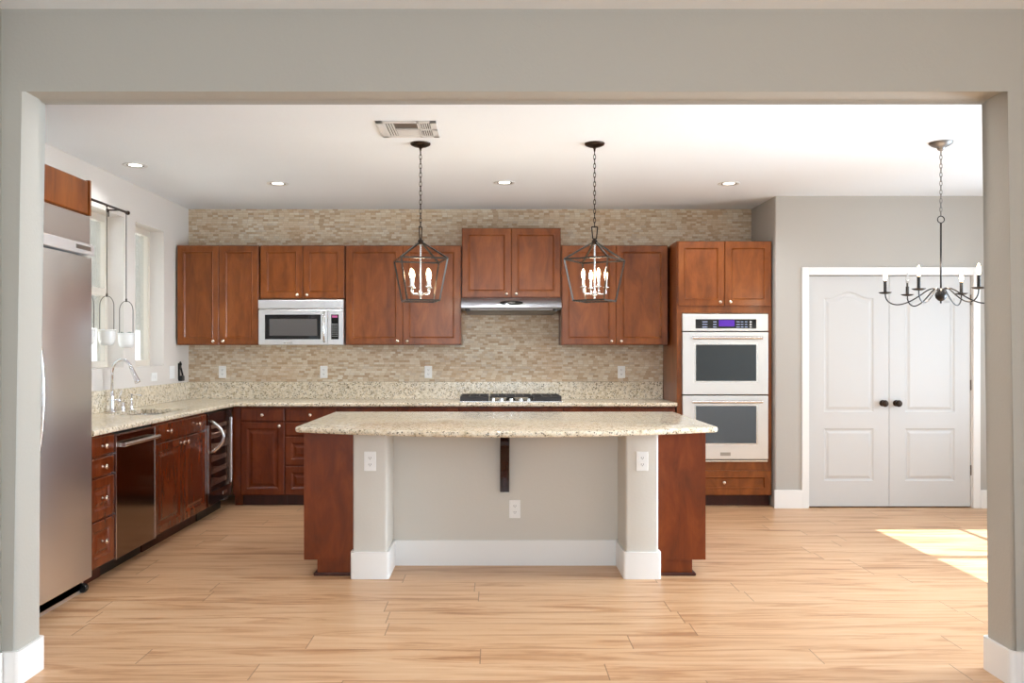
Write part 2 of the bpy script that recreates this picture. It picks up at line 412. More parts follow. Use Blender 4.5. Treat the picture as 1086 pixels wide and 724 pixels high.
# pantry double doors
def pantry_panel(m, x0, x1, z0, z1, yf, arch):
    """recess with moulded edge; returns nothing. Cell rectangle is the panel's own bounds."""
    xs = [x0+(x1-x0)*i/24 for i in range(25)]
    def A(x):
        u = (x-x0)/(x1-x0)
        return arch*.5*(1-math.cos(2*PI*min(max((u-.08)/.84, 0), 1))) if arch else 0
    g = .0005
    def loop(i, d, flat=False):
        k = (x1-x0-2*i)/(x1-x0)
        top = [(x0+i+(x-x0)*k, yf+d, (z1+arch if flat else z1+A(x)) - i) for x in reversed(xs)]
        return [(x0+i, yf+d, z0+i), (x1-i, yf+d, z0+i)]+top
    return loop
def pantry_door(idx, xa, xb, side):
    root = bpy.data.objects.new('door_%d' % idx, None); C.objects.link(root); root['kind'] = 'structure'; root.location = ((xa+xb)/2, YP+.02, 0)
    w2 = (xb-xa)/2-.002; z0, z1 = .012, 2.04; yf = 0.0; th = .035
    pw = .218
    m = MB()
    lo = (.236, .697); hi = (.842, 1.845); arch = .055
    # slab built from bands around the two panels
    m.box(-w2, w2, yf+.012, th, z0, z1)
    m.box(-w2, -pw, yf, yf+.012, z0, z1); m.box(pw, w2, yf, yf+.012, z0, z1)
    m.box(-pw, pw, yf, yf+.012, z0, lo[0]); m.box(-pw, pw, yf, yf+.012, lo[1], hi[0]); m.box(-pw, pw, yf, yf+.012, hi[1]+arch, z1)
    for (a, b, ar) in ((lo[0], lo[1], 0), (hi[0], hi[1], arch)):
        L = pantry_panel(m, -pw, pw, a, b, yf, ar)
        rings = []
        if ar: rings.append(L(0, 0, True))
        rings += [L(0, 0), L(.006, .006), L(.014, .0085), L(.024, .0085), L(.040, .002), L(.046, .001)]
        m.loft(rings, cap0=False, cap1=True)
    m.done('door_panel', 'doorw', root)
    kx = (w2-.058)*side
    k = MB(); k.lathe([(.028, 0), (.028, .006), (.012, .01), (.011, .035), (.026, .042), (.030, .056), (.024, .068), (.001, .072)], (kx, 0, .92), 'Y', 24)
    k.done('door_knob', 'bronze', root, auto=40)
    for z in (.33, 1.08, 1.83):
        h = MB(); h.lathe([(.007, -.045), (.007, .045)], (-side*(w2+.003), -.004, z), 'Z', 10); h.done('hinge', 'hinge', root, smooth=False)
    return root
DM = (943.6-CX)*7.3/F
pantry_door(1, DX0+.005, DM, 1)
pantry_door(2, DM, DX1-.005, -1)
m = MB()
for (x0, x1, z0, z1) in ((DX0-.062, DX0, 0, DZ+.07), (DX1, DX1+.062, 0, DZ+.07), (DX0, DX1, DZ, DZ+.07)):
    m.box(x0, x1, YP-.017, YP, z0, z1, .004, 2)
m.box(DX0, DX0+.003, YP, YP+.1, 0, DZ); m.box(DX1-.003, DX1, YP, YP+.1, 0, DZ)
struct('trim_1', m, 'trim')

# outside
struct('ground', MB().box(-14, XL-.25, -3, 14, -.2, -.05), 'ground')
hw = thing('neighbouring_house', 'pale stucco neighbouring house wall seen through the kitchen windows', 'building', (-5.6, 7.5, -.05))
m = MB(); m.box(-.2, 0, -3.5, 6.5, 1.75, 5.0); m.done('upper_wall', 'stucco_out', hw)
m = MB(); m.box(-.22, .05, -3.5, 6.5, 0, 1.75); m.done('lower_wall', 'white_cer', hw)

# ================================================================== CABINETS
RAISED = [(0, .004), (.004, 0), (.052, 0), (.056, .005), (.060, .0055), (.066, .010), (.080, .010), (.098, .0035), (.102, .003)]
FLATP = [(0, .004), (.004, 0), (.051, 0), (.054, -.003), (.059, -.003), (.064, .004), (.070, .010), (.073, .010)]
SLAB = [(0, .005), (.004, .001), (.008, 0)]
def knob(parent, x, z, y=-.02):
    k = MB(); k.lathe([(.009, 0), (.006, .004), (.0055, .014), (.014, .018), (.0165, .024), (.0145, .031), (.006, .035), (.0005, .0355)], (x, y, z), 'Y', 16)
    return k.done('knob', 'nickel', parent, auto=50)
def leaf(root, kind, x0, x1, z0, z1, steps, mat='wood', kn=None):
    g = .0018
    m = MB(); m.front(x0+g, x1-g, z0+g, z1-g, -.02, 0, steps)
    o = m.done(kind, mat, root)
    for (kx, kz) in (kn or []): knob(o, kx, kz)
    return o
def cabinet(name, label, loc, rz, w, z0, z1, depth, leaves, group, toe=0, mat='wood', cat='cabinet', niche=None):
    """local frame: x along the face, -y towards the viewer, y=0 carcass face, origin on the face's left foot"""
    root = thing(name, label, cat, (loc[0], loc[1], 0 if toe else z0), rz, group)
    o = 0 if toe else z0
    m = MB()
    if niche:
        m.box(.0005, w-.0005, 0, depth, z0-o, niche); m.box(.0005, w-.0005, 0, .018, niche, z1-o)
        m.box(.0005, .02, .018, depth, niche, z1-o); m.box(w-.02, w-.0005, .018, depth, niche, z1-o)
    else: m.box(.0005, w-.0005, 0, depth, z0-o, z1-o)
    m.done('carcass', mat, root)
    if toe:
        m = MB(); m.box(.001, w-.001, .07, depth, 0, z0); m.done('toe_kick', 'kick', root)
    for (kind, a, b, c, d, steps, kn) in leaves:
        leaf(root, kind, a, b, c-o, d-o, steps, mat, [(kx, kz-o) for kx, kz in kn])
    return root
UY = 7.65   # carcass face of uppers (doors 7.63)
def upper(label, x0, x1, z0, z1, split, group='upper cabinets on the tiled wall', dy=0):
    w = x1-x0; s = split-x0
    L = [('cabinet_door', .004, s, z0+.004, z1-.004, FLATP, [(s-.045, z0+.035)]),
         ('cabinet_door', s, w-.004, z0+.004, z1-.004, FLATP, [(s+.045, z0+.035)])]
    return cabinet('upper_cabinet', label, (x0, UY-dy), 0, w, z0, z1, YB-UY+dy-.002, L, group)
def PX(px, y): return (px-CX)*y/F
u = 7.63
upper('tall two-door cherry wall cabinet at far left, in the corner by the windows', PX(187.3, u), PX(274.3, u), 1.435, 2.352, PX(232.0, u))
upper('short two-door cherry wall cabinet directly above the microwave', PX(275.5, u), PX(365.6, u), 1.860, 2.352, PX(321.0, u))
upper('wide two-door cherry wall cabinet between the microwave and the range hood, behind the left lantern', PX(366.2, u), PX(488.9, u), 1.435, 2.352, PX(427.0, u))
upper('raised two-door cherry wall cabinet directly above the range hood', PX(489.6, u), PX(594.9, u), 1.868, 2.512, PX(542.3, u))
upper('wide two-door cherry wall cabinet right of the range hood, behind the right lantern', PX(595.5, u), PX(708.6, u), 1.435, 2.352, PX(653.5, u))

BY = 7.37
def bx_(px): return (px-CX)*7.35/F
def base_unit(label, px0, px1, kind, group='base cabinets along the back wall'):
    x0, x1 = bx_(px0), bx_(px1); w = x1-x0; L = []
    top = ('drawer', .003, w-.003, .756, .870, SLAB, [(w/2, .813)])
    if kind == 'door': L = [top, ('cabinet_door', .003, w-.003, .105, .748, RAISED, [(w-.045, .715)])]
    if kind == 'drawers': L = [top, ('drawer', .003, w-.003, .628, .748, SLAB, [(w/2, .69)]), ('drawer', .003, w-.003, .366, .620, RAISED, [(w/2, .49)]), ('drawer', .003, w-.003, .105, .358, RAISED, [(w/2, .23)])]
    if kind == 'two': L = [top, ('cabinet_door', .003, w/2, .105, .748, RAISED, [(w/2-.045, .715)]), ('cabinet_door', w/2, w-.003, .105, .748, RAISED, [(w/2+.045, .715)])]
    return cabinet('base_cabinet', label, (x0, BY), 0, w, .10, .886, YB-BY-.004, L, group, toe=1, mat='wood_shaded')
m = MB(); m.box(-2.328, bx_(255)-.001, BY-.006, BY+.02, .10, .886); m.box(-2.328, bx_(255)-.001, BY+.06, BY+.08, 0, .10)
tag(m.done('corner_filler', 'wood_shaded'), 'narrow plain cherry filler strip in the inner corner beside the wine cooler', 'filler panel')
base_unit('cherry base cabinet with one drawer over a raised-panel door, in the back corner', 255, 302, 'door')
base_unit('cherry base cabinet with a stack of four drawers, half hidden by the island', 302, 357, 'drawers')
base_unit('cherry base cabinet behind the island below the microwave, only its top rail showing', 357, 421.4, 'two')
base_unit('cherry base cabinet behind the island, just left of the cooktop', 421.4, 486.6, 'two')
base_unit('cherry base cabinet directly below the cooktop', 486.6, 597.4, 'two')
base_unit('cherry base cabinet behind the island, just right of the cooktop', 597.4, 657.3, 'two')
base_unit('cherry base cabinet next to the oven tower, behind the island', 657.3, 716.6, 'two')

# left run: local x = world Y, face at X=-2.35
LX = -2.35
def left_unit(label, y0, y1, L, name='base_cabinet', niche=None):
    return cabinet(name, label, (LX, y0), PI/2, y1-y0, .10, .886, .59, L, 'base cabinets along the window wall', toe=1, mat='wood_shaded', niche=niche)
w = .318
left_unit('narrow cherry cabinet with four drawers between refrigerator and dishwasher', 4.766, 5.084,
          [('drawer', .003, w-.003, .757, .876, SLAB, [(w*.5, .815)]), ('drawer', .003, w-.003, .636, .75, SLAB, [(w*.5, .693)]),
           ('drawer', .003, w-.003, .385, .63, RAISED, [(w*.5, .507)]), ('drawer', .003, w-.003, .108, .378, RAISED, [(w*.5, .252)])])
w = 6.708-5.686
left_unit('wide cherry sink cabinet with two doors between dishwasher and wine cooler', 5.686, 6.708,
          [('drawer', .003, w-.003, .745, .872, SLAB, [(w*.22, .81), (w*.78, .81)]), ('cabinet_door', .003, w/2, .108, .738, RAISED, [(w/2-.045, .70)]),
           ('cabinet_door', w/2, w-.003, .108, .738, RAISED, [(w/2+.045, .70)])], niche=.66)

# oven tower
TX0, TX1, TY = 1.612, 2.452, 7.36
tw = TX1-TX0
root = thing('oven_cabinet', 'tall cherry cabinet tower holding the double wall oven', 'cabinet', (TX0, TY, 0))
m = MB()
m.box(0, .046, 0, .60, .10, 2.353); m.box(tw-.032, tw, 0, .60, .10, 2.353)
m.box(.046, tw-.032, 0, .60, 1.716, 2.353); m.box(.046, tw-.032, 0, .60, .10, .395); m.box(.046, tw-.032, .585, .60, .395, 1.716)
m.done('carcass', 'wood', root)
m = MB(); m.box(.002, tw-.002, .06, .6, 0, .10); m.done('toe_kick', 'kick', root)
s_ = PX(768.7, 7.34)-TX0
leaf(root, 'cabinet_door', .006, s_, 1.777, 2.349, FLATP, 'wood', [(s_-.045, 1.812)])
leaf(root, 'cabinet_door', s_, tw-.006, 1.777, 2.349, FLATP, 'wood', [(s_+.045, 1.812)])
leaf(root, 'drawer', .006, tw-.006, .105, .322, FLATP, 'wood', [(tw/2-.01, .218)])

# ------------------------------------------------------------------ perimeter worktop (L)
ZT0, ZT1 = .888, .922
SX0, SX1, SY0, SY1 = -2.80, -2.42, 5.93, 6.56     # sink cut-out
root = thing('perimeter_countertop', 'speckled cream granite worktop running round the window wall and back wall', 'countertop', (-2.6, 7.6, ZT0))
ox, oy, oz = root.location
m = MB()
def gb(x0, x1, y0, y1, z0, z1, bev=0, sel=None): m.box(x0-ox, x1-ox, y0-oy, y1-oy, z0-oz, z1-oz, bev, 3, sel)
XE, YE = -2.30, 7.32
gb(XL+.002, SX0, 4.766, YB-.002, ZT0, ZT1); gb(SX0, SX1, 4.766, SY0, ZT0, ZT1); gb(SX0, SX1, SY1, YB-.002, ZT0, ZT1)
gb(SX1, XE, 4.766, YE, ZT0, ZT1, .011, lambda c, d: c.x > XE-ox-.001 and abs(d.y) > .1)
gb(SX1, XE, YE, YB-.002, ZT0, ZT1)
gb(XE, 1.608, YE, YB-.002, ZT0, ZT1, .011, lambda c, d: c.y < YE-oy+.001 and abs(d.x) > .1)
m.done('worktop', 'granite', root, auto=40)
m = MB(); m.box(XL+.002-ox, XL+.022-ox, 4.766-oy, YB-.002-oy, ZT1-oz, 1.084-oz, .002, 1); m.done('backsplash', 'granite', root)
m = MB(); m.box(XL+.022-ox, 1.608-ox, YB-.022-oy, YB-.002-oy, ZT1-oz, 1.084-oz, .002, 1); m.done('backsplash', 'granite', root)

# ------------------------------------------------------------------ island
IX0, IX1 = -1.172, 1.292; IYP = 5.09; IYB = 6.22
PLa, PLb, PRa, PRb = -.862, -.655, .792, .992; PF, PB = 5.03, 5.35
root = thing('kitchen_island', 'cherry island with a beige plastered knee recess facing the viewer', 'island', (.06, 5.6, 0))
ox, oy, oz = root.location
def ibox(m, x0, x1, y0, y1, z0, z1, *a): m.box(x0-ox, x1-ox, y0-oy, y1-oy, z0, z1, *a)
m = MB()
def frontv(c, d): return vert_edges(c, d) and c.y < PF-oy+.01
ibox(m, PLa, PLb, PF, 5.45, 0, ZT0, .016, 4, frontv); ibox(m, PRa, PRb, PF, 5.45, 0, ZT0, .016, 4, frontv)
ibox(m, PLb, PRa, PB, 5.45, 0, ZT0)
m.done('knee_wall', 'knee', root, auto=35)
m = MB(); ibox(m, IX0, PLa, IYP, IYB, .10, ZT0); ibox(m, PRb, IX1, IYP, IYB, .10, ZT0); ibox(m, PLa, PRb, 5.45, IYB, .10, ZT0)
m.done('cabinet_body', 'wood_red', root)
m = MB(); ibox(m, IX0+.078, PLa, IYP+.02, IYB-.07, 0, .10); ibox(m, PRb, IX1-.078, IYP+.02, IYB-.07, 0, .10); ibox(m, PLa, PRb, 5.45, IYB-.07, 0, .10)
m.done('toe_kick', 'wood_red', root)
for xa, xb, xc, xd in ((IX0+.058, PLa, IX0+.058, IX0+.078), (PRb, IX1-.058, IX1-.078, IX1-.058)):
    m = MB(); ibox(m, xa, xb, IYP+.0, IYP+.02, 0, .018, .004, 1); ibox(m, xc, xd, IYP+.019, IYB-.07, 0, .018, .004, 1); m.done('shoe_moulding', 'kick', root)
m = MB(); bh = .163; bt = .014
def topy(c, d): return vert_edges(c, d) and c.y < PF-oy+.01
ibox(m, PLa-.014, PLb+bt, PF-bt, 5.20, 0, bh, .018, 4, topy); ibox(m, PRa-bt, PRb+.014, PF-bt, 5.20, 0, bh, .018, 4, topy)
ibox(m, PLb, PLb+bt, 5.2, PB, 0, bh); ibox(m, PRa-bt, PRa, 5.2, PB, 0, bh); ibox(m, PLb, PRa, PB-bt, PB, 0, bh)
m.done('baseboard', 'trim', root, auto=35)
# doors and drawers on the cook's side
for k in range(4):
    x0 = IX0+.02+k*.606
    for (z0, z1, st, nm) in ((.105, .745, RAISED, 'cabinet_door'), (.755, .875, SLAB, 'drawer')):
        mm = MB(); mm.front(x0, x0+.60, z0, z1, -.02, 0, st); o = mm.done(nm, 'wood', root); o.rotation_euler = (0, 0, PI); o.location = (0, IYB-oy, 0)
# corbel under the overhang
m = MB(); cx_ = PX(535.2, 5.3)-ox; hw_ = .029
yb, yf = PB-oy, 4.98-oy
prof = [(yb, .478), (yb, ZT0-.001), (yf, ZT0-.001), (yf, .862), (yf+.05, .855)]
for i in range(1, 10):
    a = PI/2*i/10; prof.append((yf+.05+(yb-.045-yf-.05)*math.sin(a), .855-(.855-.50)*(1-math.cos(a))))
prof += [(yb-.045, .50), (yb-.045, .478)]
m.prism_x(prof, cx_-hw_, cx_+hw_)
m.box(cx_-hw_*.45, cx_+hw_*.45, yb-.051, yb-.044, .49, .86)
m.done('corbel', 'corbel', root)
# island top
pts = []
bx0, bx1 = -1.212, 1.352; mid = (bx0+bx1)/2; half = (bx1-bx0)/2
fy = lambda x: 4.70+.31*((x-mid)/half)**2
N = 44
curve = [(bx0+.045+(bx1-bx0-.09)*i/N, 0) for i in range(N+1)]
poly = [(x, fy(x)) for x, _ in curve]
ye = fy(bx1-.045)
cr = [(bx1-.045+.045*math.sin(a), ye+.055-.055*math.cos(a)) for a in [PI/2*i/6 for i in range(1, 7)]]
cl = [(bx0+.045-.045*math.sin(a), ye+.055-.055*math.cos(a)) for a in [PI/2*i/6 for i in range(6, 0, -1)]]
poly = poly+cr+[(bx1, 6.266), (bx0, 6.266)]+cl
root = thing('island_countertop', 'speckled cream granite island top with a bowed front edge', 'countertop', (mid, 5.5, ZT0))
m = MB(); m.profile([(x-mid, y-5.5) for x, y in poly], [(0, .012), (.003, .005), (.009, .001), (.017, 0), (.025, .001), (.031, .005), (.034, .012)])
m.done('worktop', 'granite', root, auto=30)

# ================================================================== APPLIANCES
# refrigerator (local x = world Y, front at local y=-.02 -> X=-2.31)
FY0, FY1 = 3.70, 4.757; fw_ = FY1-FY0
root = thing('refrigerator', 'tall built-in stainless steel refrigerator beside the opening', 'refrigerator', (-2.33, FY0, 0), PI/2)
m = MB(); m.box(0, fw_, .03, .60, .0, 2.148); m.done('body', 'steel', root)
spl = 4.065-FY0
for nm, a, b in (('fridge_door', spl+.002, fw_), ('freezer_door', 0, spl-.002)):
    m = MB(); m.box(a, b, -.02, .026, .085, 1.912, .006, 2); d = m.done(nm, 'steel', root, auto=40)
    hx = spl+.035 if nm == 'fridge_door' else spl-.035
    pts = [(hx, -.02-.075*math.sin(PI*i/16)**.6, .72+.88*i/16) for i in range(17)]
    m = MB(); m.tube(pts, .013, 10); m.done('handle', 'steel_bright', d, smooth=True)
m = MB(); m.box(0, fw_, -.01, .03, 1.985, 2.148, .003, 1); m.done('top_panel', 'steel', root)
m = MB(); m.box(0, fw_+.004, -.034, .03, 1.922, 1.983, .004, 2); m.done('vent_grille', 'grille', root)
m = MB(); m.box(fw_-.21, fw_-.05, -.038, -.034, 1.945, 1.967); m.done('badge', 'badge', root)
m = MB(); m.box(0, fw_-.02, .03, .05, .02, .08); m.done('kick_grille', 'black_plastic', root)
m = MB(); m.lathe([(.022, 0), (.026, .01), (.026, .03), (.022, .035)], (fw_-.04, .02, .028), 'X', 14); m.done('roller', 'black_plastic', root)
cw = fw_
root = thing('fridge_cabinet', 'shallow cherry cabinet on top of the refrigerator', 'cabinet', (-2.34, FY0, 2.152), PI/2)
m = MB(); m.box(0, cw, 0, .59, 0, .2); m.done('carcass', 'wood', root)
for a in (0, cw-.018):
    m = MB(); m.box(a, a+.018, -.025, .59, 0, .202); m.done('side_panel', 'wood', root)
leaf(root, 'cabinet_door', .02, cw/2, .003, .197, SLAB, 'wood'); leaf(root, 'cabinet_door', cw/2, cw-.02, .003, .197, SLAB, 'wood')

# dishwasher
dw = .598
root = thing('dishwasher', 'dark stainless dishwasher with a bar handle, left of the sink cabinet', 'dishwasher', (-2.35, 5.086, 0), PI/2)
m = MB(); m.box(.004, dw-.004, .0, .57, .10, .872); m.done('body', 'black_plastic', root)
m = MB(); m.box(.010, dw-.010, -.024, 0, .100, .862, .003, 1); d = m.done('door_panel', 'steel_dark', root)
m = MB()
for (a, b, c, e) in ((.002, .011, .098, .868), (dw-.011, dw-.002, .098, .868), (.011, dw-.011, .858, .868)): m.box(a, b, -.027, 0, c, e)
m.done('door_trim', 'steel_bright', d)
m = MB(); m.tube([(.03, -.062, .80), (dw-.03, -.062, .80)], .014, 12); m.box(.035, .058, -.06, -.022, .789, .811); m.box(dw-.058, dw-.035, -.06, -.022, .789, .811)
m.done('handle', 'steel_bright', d, auto=40)
m = MB(); m.box(.01, dw-.01, .075, .10, 0.0, .10); m.done('kick_plate', 'black_plastic', root)

# wine cooler
ww = .598
root = thing('wine_cooler', 'under-counter wine cooler with glass door and curved handle in the corner', 'wine cooler', (-2.35, 6.711, 0), PI/2)
m = MB()
m.box(.003, .03, 0, .57, .10, .872); m.box(ww-.03, ww-.003, 0, .57, .10, .872); m.box(.03, ww-.03, 0, .57, .84, .872); m.box(.03, ww-.03, 0, .57, .10, .16); m.box(.03, ww-.03, .5, .57, .16, .84)
m.done('body', 'interior', root)
m = MB(); m.box(.003, ww-.003, -.03, -.003, .775, .872, .002, 1); m.box(.003, ww-.003, -.03, -.003, .115, .225, .002, 1); m.box(.03, .075, -.03, -.003, .225, .775); m.box(ww-.075, ww-.03, -.03, -.003, .225, .775)
d = m.done('door_frame', 'steel_dark', root)
m = MB(); m.box(.003, .03, -.032, -.003, .225, .775); m.done('edge_trim', 'steel_bright', d)
m = MB(); m.box(ww-.026, ww-.004, -.040, -.028, .23, .80, .003, 1); m.done('edge_trim', 'steel_bright', d)
m = MB(); m.box(.075, ww-.075, -.02, -.014, .225, .775); m.done('glass_pane', 'cooler_glass', d)
m = MB(); m.tube([(.05, -.03-.11*math.sin(PI*i/14)**.8, .55+.26*i/14) for i in range(15)], .014, 10); m.done('handle', 'steel_bright', d, smooth=True)
m = MB(); m.box(.36, .47, -.033, -.03, .16, .185); m.done('badge', 'steel_bright', d)
for z in (.26, .36, .46, .56, .655, .735):
    m = MB(); m.box(.04, ww-.04, -.008, .006, z, z+.036); m.box(.04, ww-.04, .02, .45, z+.005, z+.012); m.done('wine_rack', 'shelf_wood', root)
d_ = bpy.data.lights.new('cooler_light', 'AREA'); d_.shape = 'RECTANGLE'; d_.size = .4; d_.size_y = .04; d_.energy = 2.2; d_.color = (1, .95, .9)
l_ = bpy.data.objects.new('cooler_light', d_); C.objects.link(l_); l_.parent = root; l_.location = (ww/2, .03, .835); l_.rotation_euler = (0, 0, 0)
m = MB(); m.box(.01, ww-.01, .065, .09, 0, .10); m.done('kick_grille', 'black_plastic', root)
m = MB(); m.box(ww-.10, ww-.01, .0, .03, .085, .10); m.done('hinge_plate', 'steel_bright', root)

# microwave
mx0, mx1 = PX(273.8, 7.56), PX(364.4, 7.56); mw = mx1-mx0; mz0, mz1 = 1.428, 1.846; mh = mz1-mz0
root = thing('microwave', 'stainless over-the-counter microwave hung under the short wall cabinet', 'microwave', (mx0, 7.58, mz0))
m = MB(); m.box(.004, mw-.004, .012, .386, .006, mh); m.done('body', 'steel', root)
m = MB(); m.box(0, mw, -.022, .012, mh-.082, mh, .006, 2); m.done('vent_hood', 'steel', root)
m = MB(); m.box(.004, mw-.150, -.02, .012, .006, mh-.09, .005, 2); d = m.done('door', 'steel', root)
m = MB(); m.box(.062, mw-.208, -.0225, -.02, .058, mh-.135); m.done('door_glass', 'blackgl', d)
m = MB(); m.box(.103, mw-.240, -.0235, -.0222, .092, mh-.175); m.done('window_mesh', 'mw_glass', d)
m = MB(); hx = mw-.176
m.tube([(hx, -.022-.035*math.sin(PI*i/12)**.5, .035+(mh-.145)*i/12) for i in range(13)], .012, 10); m.done('handle', 'steel_bright', d, smooth=True)
m = MB(); m.box(.23, .315, -.0225, -.02, .018, .034); m.done('badge', 'steel_bright', d)
m = MB(); m.box(mw-.147, mw-.002, -.02, .012, .006, mh-.09, .005, 2); p = m.done('control_panel', 'steel', root)
m = MB(); m.box(mw-.113, mw-.045, -.0225, -.02, .058, mh-.135); m.done('keypad', 'blackgl', p)
m = MB(); m.box(mw-.105, mw-.055, -.0235, -.0222, mh-.163, mh-.143); m.done('display', 'display_red', p)
m = MB()
for r in range(7):
    for c in range(3): m.box(mw-.104+c*.019, mw-.093+c*.019, -.0235, -.0222, .085+r*.018, .089+r*.018)
m.done('key_legends', 'legend', p)

# double oven
dx0, dx1 = PX(723.7, 7.33), PX(814.6, 7.33); ow = dx1-dx0
root = thing('double_oven', 'stainless double wall oven with two doors and a purple lit display', 'oven', (dx0, 7.355, .398))
b0 = .398
m = MB(); m.box(.006, ow-.012, .0, .55, .002, 1.31); m.done('body', 'dark', root)
m = MB(); m.box(0, ow, -.028, 0, 1.555-b0, 1.708-b0, .004, 2); p = m.done('control_panel', 'steel', root)
m = MB(); m.box(.115, ow-.105, -.0305, -.028, 1.578-b0, 1.660-b0); m.done('panel_glass', 'blackgl', p)
m = MB(); m.box(.32, .46, -.0315, -.0303, 1.596-b0, 1.652-b0); m.done('display', 'display_purple', p)
m = MB()
for (x, wd) in ((.175, .045), (.27, .03), (.475, .03), (.515, .022), (.55, .022)):
    m = MB()
    for r in range(3): m.box(x, x+wd, -.0315, -.0303, 1.588-b0+r*.023, 1.594-b0+r*.023)
    m.done('legend_column', 'display_text', p)
m = MB()
for r in range(3): m.box(.592, .610, -.0315, -.0303, 1.585-b0+r*.022, 1.598-b0+r*.022)
m.done('panel_buttons', 'legend', p)
for (za, zb, wa, wb, nm) in ((.995, 1.547, 1.115, 1.435, 'upper_oven_door'), (.424, .985, .565, .895, 'lower_oven_door')):
    m = MB(); m.box(0, ow, -.03, 0, za-b0, zb-b0, .004, 2); d = m.done(nm, 'steel', root)
    m = MB()
    for (x0, x1, z0, z1) in ((.105, ow-.095, wb, wb+.012), (.105, ow-.095, wa-.012, wa), (.105, .117, wa, wb), (ow-.107, ow-.095, wa, wb)): m.box(x0, x1, -.034, -.03, z0-b0, z1-b0)
    m.done('window_trim', 'steel_bright', d)
    m = MB(); m.box(.117, ow-.107, -.0315, -.03, wa-b0, wb-b0); m.done('oven_window', 'oven_glass' if za < .6 else 'upper_glass', d)
    m = MB(); hz = zb-.052-b0
    m.tube([(.075, -.075, hz), (ow-.065, -.075, hz)], .014, 12); m.box(.09, .11, -.075, -.028, hz-.009, hz+.009); m.box(ow-.10, ow-.08, -.075, -.028, hz-.009, hz+.009)
    m.done('handle', 'steel_bright', d, auto=40)
    if za < .6:
        m = MB(); m.box(ow/2-.045, ow/2+.045, -.0325, -.03, .455-b0, .485-b0); m.done('badge', 'badge', d)
m = MB(); m.box(0, ow, -.02, 0, .002, .018, .002, 1); m.done('bottom_trim', 'steel_bright', root)

# range hood
hx0, hx1 = PX(489.2, 7.48), PX(595.6, 7.48); hw0 = hx1-hx0
root = thing('range_hood', 'grey steel slim range hood under the raised cabinet above the cooktop', 'range hood', (hx0, 7.48, 1.72))
prof = [(.485, .146), (.165, .146), (.10, .140), (.04, .118), (.0, .072), (-.006, .052), (.0, .042), (.485, .042)]
m = MB(); m.prism_x(prof, 0, hw0); m.done('canopy', 'hood', root, auto=30)
m = MB(); m.prism_x([(.03, .042), (.03, .030), (.12, .012), (.48, .006), (.48, .042)], .04, hw0-.04); m.done('underside', 'grey_metal', root)
for x in (.055, hw0-.055):
    m = MB(); m.lathe([(.022, 0), (.024, .012), (.022, .02)], (x, .02, .022), 'Z', 14); m.done('hood_lamp', 'black_plastic', root)
# control oval on the slope
m = MB(); n_ = 28; R = []
def oval(sx, sz, d): 
    pts = []
    for i in range(n_):
        a = 2*PI*i/n_; lx = sx*math.cos(a); lv = sz*math.sin(a)
        c = Vector((hw0/2, .0155, .094)); tang = Vector((0, .04, .046)).normalized(); nrm = Vector((0, -.046, .04)).normalized()
        q = c+Vector((lx, 0, 0))+tang*lv+nrm*d; pts.append(tuple(q))
    return pts
m.loft([oval(.105, .024, -.004), oval(.105, .024, .0035), oval(.098, .019, .005)]); o = m.done('control_panel', 'blackgl', root)
m = MB(); m.loft([oval(.036, .013, .005), oval(.034, .012, .0075)]); m.done('button_cluster', 'grey_metal', o)

# cooktop
kx0, kx1 = PX(487.3, 7.45), PX(596.5, 7.45); kw = kx1-kx0
root = thing('gas_cooktop', 'stainless gas cooktop with three black cast iron grates', 'cooktop', (kx0, 7.40, ZT1))
m = MB(); m.box(0, kw, 0, .50, 0, .009, .003, 2); m.done('steel_top', 'steel_bright', root)
segs = ((.006, .262), (.272, .655), (.665, .915))
for i, (a, b) in enumerate(segs):
    m = MB(); zt = .052; r_ = .007
    y0, y1 = (.02, .48) if i != 1 else (.11, .48)
    # frame
    for y in (y0, y1): m.box(a, b, y-.007, y+.007, zt-.014, zt, .004, 1)
    for x in (a+.007, b-.007): m.box(x-.007, x+.007, y0, y1, zt-.014, zt, .004, 1)
    for f in (.33, .67) if i != 1 else (.2, .4, .6, .8): m.box(a+(b-a)*f-.006, a+(b-a)*f+.006, y0, y1, zt-.013, zt+.001)
    for f in (.25, .5, .75): m.box(a, b, y0+(y1-y0)*f-.006, y0+(y1-y0)*f+.006, zt-.013, zt+.001)
    for x in (a+.01, b-.01, (a+b)/2):
        for y in (y0, y1): m.box(x-.009, x+.009, y-.008, y+.008, .009, zt-.01)
    if i != 1: m.box(a+.01, b-.01, y0-.002, y0+.004, .012, zt-.012)
    m.done('grate', 'grate', root)
for (x, y) in ((.134, .14), (.134, .36), (.463, .30), (.79, .14), (.79, .36)):
    m = MB(); m.lathe([(.045, .009), (.045, .018), (.03, .024), (.03, .03)], (x, y, 0), 'Z', 20); m.done('burner', 'black_plastic', root)
for x in (.30, .375, .463, .55, .625):
    m = MB(); m.lathe([(.021, .009), (.019, .032), (.001, .033)], (x, .055, 0), 'Z', 18); m.done('control_knob', 'steel_bright', root, auto=40)

